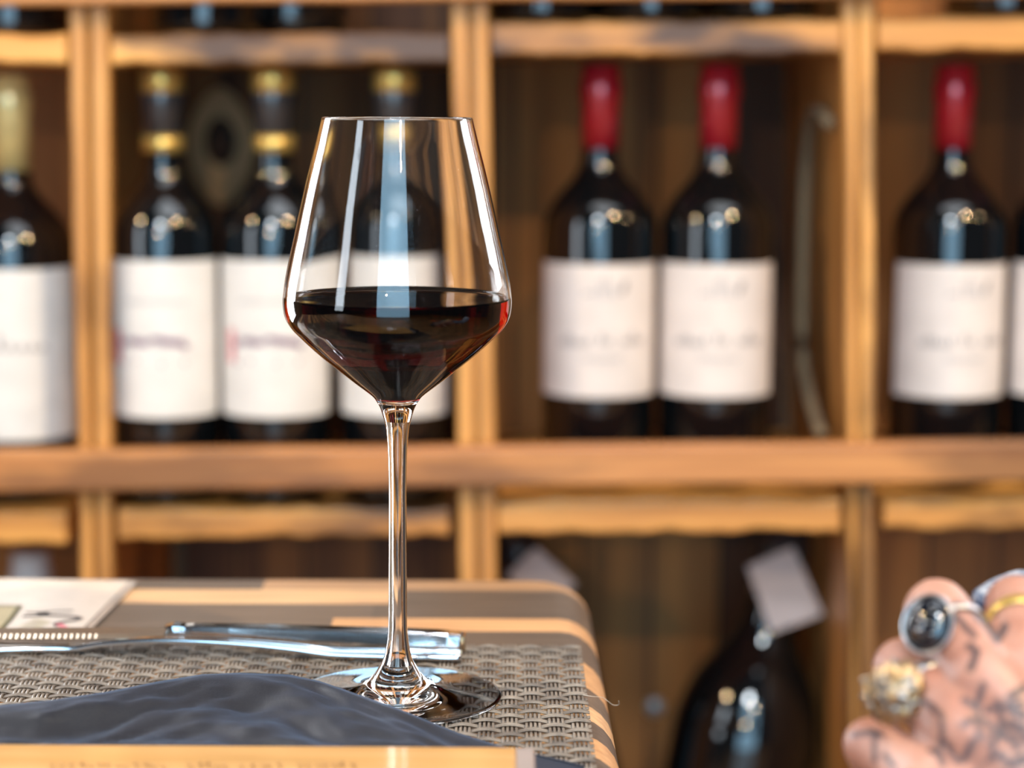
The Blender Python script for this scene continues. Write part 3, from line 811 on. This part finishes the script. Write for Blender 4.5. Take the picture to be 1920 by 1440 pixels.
slab('end_strip', pbr('grey_end', (.36, .31, .30), .2), 0, x_r, -.14, -.0004, .0, .003, clip)
q = MB(); rnd = random.Random(3)
for k in range(34):
    px = 95 + k*17 + rnd.uniform(-4, 4)
    if 12 < k < 15 or k in (20, 26): continue
    flat_stroke(q, [(px, 1434 + rnd.uniform(-3, 3)), (px + rnd.uniform(2, 9), 1431 + rnd.uniform(-2, 6)), (px + 9, 1440)], .0011, zf + .0002, fb)
for k in range(34):
    px = 85 + k*18 + rnd.uniform(-4, 4)
    flat_stroke(q, [(px, 1462), (px + 7, 1456 + rnd.uniform(-2, 6)), (px + 9, 1466)], .0012, zf + .0002, fb)
q.build('faint_lettering', pbr('brown_print', (.38, .20, .07), .4), clip, False)

# thread of lint at the table edge
tp = [at_z(1093, 1303, ZM + .0003), at_z(1112, 1306, ZM), at_z(1130, 1308, ZT - .001), at_z(1140, 1315, ZT - .003), at_z(1150, 1322, ZT - .006), at_z(1160, 1321, ZT - .006), at_z(1160, 1314, ZT - .003)]
tp = [Vector(p) for p in smooth_prof([tuple(p) for p in tp], 5)]
q = MB(); q.tube([p - tp[0] for p in tp], .00011, 5); o = q.build('thread', pbr('lint', (.7, .65, .58), .8), None, True, tp[0]); tag(o, 'fine pale thread curling over the right table edge', 'thread')

# ------------------------------------------------------------------ the hand
def capsule_pts(m, a, b, ra, rb, n=18, k=7):
    a = Vector(a); b = Vector(b); t = (b - a).normalized()
    h = Vector((0, 0, 1)) if abs(t.z) < .9 else Vector((0, 1, 0)); u = t.cross(h).normalized(); w_ = u.cross(t)
    rs = []
    for i in range(k + 1):
        an = PI/2*(1 - i/k); rs.append((a - t*ra*math.sin(an), max(ra*math.cos(an), ra*.02)))
    for i in range(k + 1):
        an = PI/2*i/k; rs.append((b + t*rb*math.sin(an), max(rb*math.cos(an), rb*.02)))
    m.rings([[c + (u*math.cos(2*PI*j/n) + w_*math.sin(2*PI*j/n))*r for j in range(n)] for c, r in rs])
def chain(m, js):
    for i in range(len(js) - 1):
        (p, r), (q_, s_) = js[i], js[i+1]
        capsule_pts(m, p, q_, r, s_)
hm = MB()
J = lambda x, y, d, r: (at_d(x, y, d), r)
# index, middle, ring, little: mcp, (mid of proximal), pip, dip, tip
IDX = [J(1925, 1262, .650, .0122), J(1914, 1180, .668, .0106), J(1906, 1137, .684, .0103), J(1930, 1175, .702, .0092), J(1955, 1235, .706, .0082)]
MID = [J(1850, 1282, .646, .0120), J(1795, 1200, .664, .0106), J(1757, 1148, .682, .0109), J(1778, 1190, .703, .0092), J(1815, 1245, .708, .0083)]
RNG = [J(1800, 1362, .642, .0112), J(1745, 1305, .656, .0100), J(1694, 1254, .672, .0098), J(1712, 1298, .692, .0088), J(1750, 1350, .698, .0080)]
LIT = [J(1745, 1465, .638, .0108), J(1690, 1430, .650, .0094), J(1636, 1398, .662, .0092), J(1650, 1445, .680, .0082), J(1690, 1490, .686, .0075)]
for ch in (IDX, MID, RNG, LIT): chain(hm, ch)
W = J(2120, 1640, .620, .0235)
for c_, rr in ((IDX, .0128), (MID, .0132), (RNG, .0128), (LIT, .0120)):
    chain(hm, [(c_[0][0], c_[0][1]), ((c_[0][0] + W[0])/2 + (at_d(0, 0, .1) - CAM)*.0, rr + .001), (W[0], .020)])
# palm filling behind the knuckles
chain(hm, [J(1930, 1330, .668, .016), J(2050, 1520, .645, .020)]); chain(hm, [J(1830, 1420, .664, .015), J(1990, 1580, .648, .019)])
# thumb, wrapping behind the fingers
chain(hm, [J(2080, 1500, .660, .016), J(2030, 1330, .692, .0125), J(1975, 1230, .716, .0112), J(1930, 1200, .727, .0098)])
# wrist and forearm
chain(hm, [(W[0], .026), J(2330, 1900, .600, .031), J(2620, 2200, .56, .038)])
chain(hm, [(W[0] + Vector((0, .012, 0)), .026), (at_d(2330, 1900, .600) + Vector((0, .012, 0)), .031)])
wrist = at_d(2330, 1900, .6)
hb = Vector((wrist.x, wrist.y, wrist.z))
person = thing('person', hb, 'tattooed fist of a person with three chunky rings at the lower right', 'person')
tmp = hm.build('tmp_hand', None)
rm = tmp.modifiers.new('r', 'REMESH'); rm.mode = 'VOXEL'; rm.voxel_size = .0011; rm.use_smooth_shade = True
sm = tmp.modifiers.new('s', 'SMOOTH'); sm.iterations = 5; sm.factor = .5
dg = bpy.context.evaluated_depsgraph_get(); dg.update()
ev = tmp.evaluated_get(dg); hme = bpy.data.meshes.new_from_object(ev)
bpy.data.objects.remove(tmp)
NV = [v.normal.copy() for v in hme.vertices]; CO = []
for v, nn in zip(hme.vertices, NV):
    n_ = noise.noise(v.co*90)*.0004 + noise.noise(v.co*300)*.00012
    CO += list(v.co + nn*n_ - hb)
hme.vertices.foreach_set('co', CO)
hme.update()
def pz3(l): return [(1500 + x/3.274, 1000 + y/3.274) for x, y in l]
TAT_SHADE = [([(1040, 690), (1085, 725), (1065, 790), (1045, 830)], 5), ([(1010, 1020), (1085, 1075), (1100, 1000), (1125, 930)], 4), ([(700, 980), (780, 1040), (870, 1120)], 3.6),
       ([(870, 1110), (872, 1230), (850, 1350)], 3), ([(960, 455), (1060, 470)], 4), ([(950, 500), (1020, 580), (1070, 630)], 3.5), ([(1080, 500), (1150, 560), (1210, 660), (1260, 570)], 5),  # V-shaped stroke is shade in the web between fingers, painted into the skin
       ([(1210, 1030), (1230, 1100), (1245, 1260)], 4), ([(1290, 1005), (1375, 950)], 6), ([(1150, 1085), (1260, 1060), (1375, 1040)], 4), ([(1100, 1100), (1095, 1250)], 3), ([(320, 1240), (450, 1222), (500, 1240)], 2.6),
       ([(455, 1240), (460, 1400)], 2.4), ([(520, 1360), (575, 1430)], 3), ([(800, 1330), (860, 1360), (880, 1420)], 4), ([(1300, 1080), (1375, 1120)], 8), ([(1290, 1170), (1380, 1200)], 7), ([(1330, 1400), (1420, 1380), (1480, 1420)], 9),
       ([(1150, 1160), (1210, 1220), (1180, 1330)], 4), ([(1000, 1180), (1060, 1140), (1120, 1150)], 3.4), ([(1270, 1240), (1330, 1330)], 4.5), ([(1050, 1290), (1000, 1400)], 4), ([(1160, 1390), (1240, 1350), (1290, 1440)], 4), ([(1400, 1250), (1500, 1300)], 6), ([(900, 1290), (960, 1400)], 3.5)]
TAT_SHADE = [(pz3(l), w_) for l, w_ in TAT_SHADE]
def segd(px, py, a, b_):
    dx, dy = b_[0]-a[0], b_[1]-a[1]; L2 = dx*dx+dy*dy
    t = max(0, min(1, ((px-a[0])*dx + (py-a[1])*dy)/L2)) if L2 else 0
    return math.hypot(px-a[0]-dx*t, py-a[1]-dy*t)
att = hme.color_attributes.new('tattoo_and_shade', 'FLOAT_COLOR', 'POINT')
vals = []
for v, nn in zip(hme.vertices, NV):
    w_ = v.co + hb; px, py = proj(w_); k = 0
    if 1560 < px < 1980 and 1120 < py < 1480 and nn.dot((CAM - w_).normalized()) > .05:
        for l, wd in TAT_SHADE:
            for i in range(len(l) - 1):
                dd = segd(px, py, l[i], l[i+1])
                if dd < wd + 5: k = max(k, min(1, (wd + 5 - dd)/5))
        # shaded (inked) area on the back of the hand
        s_ = noise.noise(Vector((px*.03, py*.03, 2)))
        if px > 1815 and py > 1335 + (1920 - px)*.5: k = max(k, min(.75, max(0, .30 + s_*.9)))
    vals += [k, k, k, 1]
att.data.foreach_set('color', vals)
sk, nt, b = new_mat('tattooed_skin')
ca = N(nt, 'ShaderNodeVertexColor', layer_name='tattoo_and_shade')
tc = N(nt, 'ShaderNodeTexCoord'); n1 = N(nt, 'ShaderNodeTexNoise'); n1.inputs['Scale'].default_value = 55; n1.inputs['Detail'].default_value = 3
nt.links.new(tc.outputs['Object'], n1.inputs['Vector'])
cr = N(nt, 'ShaderNodeValToRGB'); cr.color_ramp.elements[0].color = (.36, .165, .12, 1); cr.color_ramp.elements[1].color = (.50, .275, .215, 1); cr.color_ramp.elements[0].position = .35; cr.color_ramp.elements[1].position = .65
nt.links.new(n1.outputs['Fac'], cr.inputs['Fac'])
nt.links.new(mixc(nt, math_n(nt, 'MULTIPLY', ca.outputs['Color'], .92), cr.outputs['Color'], (.05, .04, .05)), b.inputs['Base Color'])
b.inputs['Roughness'].default_value = .42; b.inputs['Subsurface Weight'].default_value = .12; b.inputs['Subsurface Radius'].default_value = (.006, .002, .001); b.inputs['Subsurface Scale'].default_value = 1
n2 = N(nt, 'ShaderNodeTexNoise'); n2.inputs['Scale'].default_value = 700
nt.links.new(tc.outputs['Object'], n2.inputs['Vector'])
bp = N(nt, 'ShaderNodeBump'); bp.inputs['Strength'].default_value = .2; bp.inputs['Distance'].default_value = .0003
nt.links.new(n2.outputs['Fac'], bp.inputs['Height']); nt.links.new(bp.outputs['Normal'], b.inputs['Normal'])
hme.materials.clear(); hme.materials.append(sk)
for p in hme.polygons: p.use_smooth = True
body = bpy.data.objects.new('hand', hme); C.objects.link(body); body.parent = person; tag(body, 'tattooed clenched hand')
# sleeve (outside the frame)
q = MB(); a = at_d(2430, 2010, .588) - hb; b2 = at_d(2700, 2290, .545) - hb
q.tube([a, a.lerp(b2, .03), a.lerp(b2, .5), b2], [.040, .044, .047, .052], 32); q.build('sleeve', pbr('black_sleeve', (.03, .03, .035), .85), person)

def ring_band(name, joint_a, joint_b, t, r, tube, mat, parent, flat=1.6):
    c = joint_a[0].lerp(joint_b[0], t); ax = (joint_b[0] - joint_a[0]).normalized()
    h = Vector((0, 0, 1)); u = ax.cross(h).normalized(); w_ = u.cross(ax)
    rs = []
    for i in range(48):
        an = 2*PI*i/48; rad = u*math.cos(an) + w_*math.sin(an)
        rs.append([c + rad*(r + tube*math.cos(2*PI*k/10)*.6) + ax*(tube*flat*math.sin(2*PI*k/10)) - hb for k in range(10)])
    rs.append(rs[0])
    m = MB(); m.rings(rs, True, False); o = m.build(name, mat, parent); fix_normals(o); return o
# oval dark-stone ring on the middle finger
oc = at_d(1741, 1170, .6535)
nv = (CAM - oc).normalized(); nv = (nv + Vector((-.45, 0, .12))).normalized()
ux = Vector((0, 0, 1)).cross(nv).normalized(); uy = nv.cross(ux)
ang = math.radians(-14); ux, uy = ux*math.cos(ang) + uy*math.sin(ang), uy*math.cos(ang) - ux*math.sin(ang)
bnd = ring_band('oval_ring', MID[1], MID[2], .12, .0108, .0013, M['silver'], person)
tag(bnd, 'silver ring with a large oval black stone')
def oval(rs_, name, mat, parent, sx=.0080, sy=.0092):
    m = MB(); m.rings([[oc - hb + (ux*math.cos(a*PI/24)*sx + uy*math.sin(a*PI/24)*sy)*r + nv*h for a in range(48)] for r, h in rs_]); o = m.build(name, mat, parent); fix_normals(o); return o
oval([(.55, -.0085), (.9, -.003), (1.02, -.0008), (1.05, .0004), (1.03, .0013), (.98, .0015), (.93, .0006), (.92, -.0004)], 'bezel', M['silver'], bnd)
oval([(.93, -.0005), (.91, .0008), (.74, .0022), (.45, .0032), (.2, .0037), (.02, .0038)], 'dark_stone', pbr('black_stone', (.006, .008, .014), .04, 0, .8), bnd)
m = MB()
for (x, y, r) in ((-.25, .05, .0011), (-.45, .25, .0008), (-.42, -.12, .0007), (-.2, -.32, .0012), (.1, .45, .0008), (.15, .05, .0008), (.35, -.25, .0007), (-.05, .62, .0007)):
    c = oc - hb + ux*(.0080*x) + uy*(.0092*y) + nv*(.0038*(1 - .8*(x*x + y*y)) + .0001)
    capsule_pts(m, c, c + ux*r*.6 + uy*r*.4, r*.6, r*.5, 8, 3)
m.build('inlay_dots', M['silver'], bnd)
# sculpted gold ring on the ring finger
gc = at_d(1680, 1298, .640)
gb = ring_band('gold_ring', RNG[1], RNG[2], .10, .0104, .0015, M['silver'], person); tag(gb, 'chunky sculpted gold and silver ring')
bm = bmesh.new(); bmesh.ops.create_icosphere(bm, subdivisions=5, radius=1)
gn = ((CAM - gc).normalized() + Vector((-.6, 0, 0))).normalized(); gu = Vector((0, 0, 1)).cross(gn).normalized(); gv = gn.cross(gu)
ang = math.radians(-25); gu, gv = gu*math.cos(ang) + gv*math.sin(ang), gv*math.cos(ang) - gu*math.sin(ang)
for v in bm.verts:
    p = v.co.copy(); k = 1 + .20*noise.noise(p*2.6) + .13*noise.noise(p*6) + .07*abs(noise.noise(p*13))
    p *= k; v.co = gu*(p.x*.0082) + gv*(p.y*.0095) + gn*(p.z*.0062) + (gc - hb)
bm.faces.ensure_lookup_table()
me = bpy.data.meshes.new('lion_mass'); bm.to_mesh(me); bm.free()
for p in me.polygons: p.use_smooth = True
gmn, nt, b = new_mat('old_gold'); tc = N(nt, 'ShaderNodeTexCoord'); n1 = N(nt, 'ShaderNodeTexNoise'); n1.inputs['Scale'].default_value = 220
nt.links.new(tc.outputs['Object'], n1.inputs['Vector']); cr = N(nt, 'ShaderNodeValToRGB'); cr.color_ramp.elements[0].color = (.27, .25, .23, 1); cr.color_ramp.elements[1].color = (.52, .36, .19, 1); cr.color_ramp.elements[0].position = .42; cr.color_ramp.elements[1].position = .56
nt.links.new(n1.outputs['Fac'], cr.inputs['Fac']); nt.links.new(cr.outputs['Color'], b.inputs['Base Color']); b.inputs['Metallic'].default_value = 1; b.inputs['Roughness'].default_value = .34
me.materials.append(gmn); o = bpy.data.objects.new('sculpted_head', me); C.objects.link(o); o.parent = gb
m = MB()
for x, y in ((1620, 1275), (1624, 1291), (1622, 1306), (1633, 1322)):
    c = at_d(x, y, .640) - hb; capsule_pts(m, c, c + Vector((.002, .001, 0)), .0012, .0011, 10, 4)
m.build('beads', gmn, gb)
# band on the index finger
bb = ring_band('band_ring', IDX[1], IDX[2], -.05, .0112, .0013, M['gold'], person, 2.2); tag(bb, 'plain worn gold band')
# blue speckled cloth behind the index finger
bc = MB()
chain(bc, [J(1846, 1124, .694, .0045), J(1876, 1128, .706, .008), J(1915, 1128, .725, .011), J(1960, 1140, .735, .012)])
chain(bc, [J(1945, 1130, .735, .008), J(2040, 1148, .735, .014), J(2150, 1115, .735, .018)])
chain(bc, [J(1960, 1140, .735, .012), J(2150, 1130, .735, .020), J(2240, 1120, .735, .022)])
o = bc.build('cloth', None)
rm = o.modifiers.new('r', 'REMESH'); rm.mode = 'VOXEL'; rm.voxel_size = .0018; rm.use_smooth_shade = True
cm, nt, b = new_mat('speckled_denim'); tc = N(nt, 'ShaderNodeTexCoord'); n1 = N(nt, 'ShaderNodeTexNoise'); n1.inputs['Scale'].default_value = 500
nt.links.new(tc.outputs['Object'], n1.inputs['Vector']); cr = N(nt, 'ShaderNodeValToRGB'); cr.color_ramp.elements[0].color = (.05, .09, .18, 1); cr.color_ramp.elements[1].color = (.38, .42, .50, 1); cr.color_ramp.elements[0].position = .4; cr.color_ramp.elements[1].position = .62
nt.links.new(n1.outputs['Fac'], cr.inputs['Fac']); nt.links.new(cr.outputs['Color'], b.inputs['Base Color']); b.inputs['Roughness'].default_value = .8
o.data.materials.append(cm); o.name = 'cloth'; tag(o, 'blue-grey speckled cloth gripped behind the index finger', 'cloth')

# ------------------------------------------------------------------ lights
def area(name, loc, target, sx, sy, power, col):
    l = bpy.data.lights.new(name, 'AREA'); l.shape = 'RECTANGLE'; l.size = sx; l.size_y = sy; l.energy = power; l.color = col
    o = bpy.data.objects.new(name, l); C.objects.link(o); o.location = loc
    o.rotation_euler = (Vector(target) - Vector(loc)).to_track_quat('-Z', 'Y').to_euler(); return o
area('doorway_daylight', (-.12, -2.5, 1.58), (-.12, 1, 1.58), 1.9, 3.1, 110, (.42, .74, 1))
area('back_left_window', (-1.12, 1.70, 1.35), (-1.12, 0, 1.35), .78, 1.7, 62, (.90, .95, 1))
area('side_window', (-2.6, -.9, 1.5), (0, 1.0, .95), .5, 1.6, 22, (.80, .90, 1))
area('back_right_window', (1.02, 1.70, 1.62), (1.02, 0, 1.62), .36, 1.3, 18, (.92, .93, 1))
area('high_window', (-.25, -1.5, 2.75), (0, 1.4, .9), .40, .35, 45, (.85, .93, 1))
area('overhead_fill', (.35, .45, 2.75), (.05, .75, .75), 1.5, 1.2, 24, (.88, .94, 1))  # unseen overhead panel added to brighten the table and glass foot
def bulb_or_fill(loc, p, r=.03, col=(1, .73, .42)):
    l = bpy.data.lights.new('lamp_or_fill_bulb', 'POINT'); l.energy = p; l.color = col; l.shadow_soft_size = r
    o = bpy.data.objects.new('lamp_or_fill_bulb', l); C.objects.link(o); o.location = loc
bulb_or_fill((1.25, -.35, 2.65), 205); bulb_or_fill((-1.7, .2, 2.2), 70); bulb_or_fill((.35, -1.9, 2.35), 90); bulb_or_fill((1.9, .5, 2.1), 20); bulb_or_fill((-.55, -3.0, 1.75), 60); bulb_or_fill((-1.0, 1.60, 1.75), 12, .05, (1, .97, .95))  # last two are added fills: into the cubbies, and through the glass foot
w = bpy.data.worlds.new('World'); S.world = w; w.use_nodes = True
bg = w.node_tree.nodes['Background']; bg.inputs[0].default_value = (.55, .52, .58, 1); bg.inputs[1].default_value = .09

for o in GLASS_PARTS: o.cycles.is_caustics_caster = True
mat_o.cycles.is_caustics_receiver = True; top.cycles.is_caustics_receiver = True
for o in bpy.data.objects:
    if o.type == 'LIGHT' and o.data.type == 'POINT': o.data.cycles.is_caustics_light = True

# ------------------------------------------------------------------ camera
cd = bpy.data.cameras.new('camera'); co = bpy.data.objects.new('camera', cd); C.objects.link(co)
cd.sensor_width = 36; cd.lens = 75; cd.clip_start = .02
rot = Matrix((rt, up, -fw)).transposed()
co.matrix_world = Matrix.Translation(CAM) @ rot.to_4x4()
cd.dof.use_dof = True; cd.dof.focus_distance = .818; cd.dof.aperture_fstop = 5.0
S.camera = co
S.view_settings.view_transform = 'Standard'; S.view_settings.look = 'None'; S.view_settings.gamma = 1
S.view_settings.use_curve_mapping = False; S.view_settings.exposure = -0.14
S.cycles.use_denoising = True
S.cycles.max_bounces = 14; S.cycles.transmission_bounces = 12; S.cycles.glossy_bounces = 6
S.cycles.sample_clamp_indirect = 20
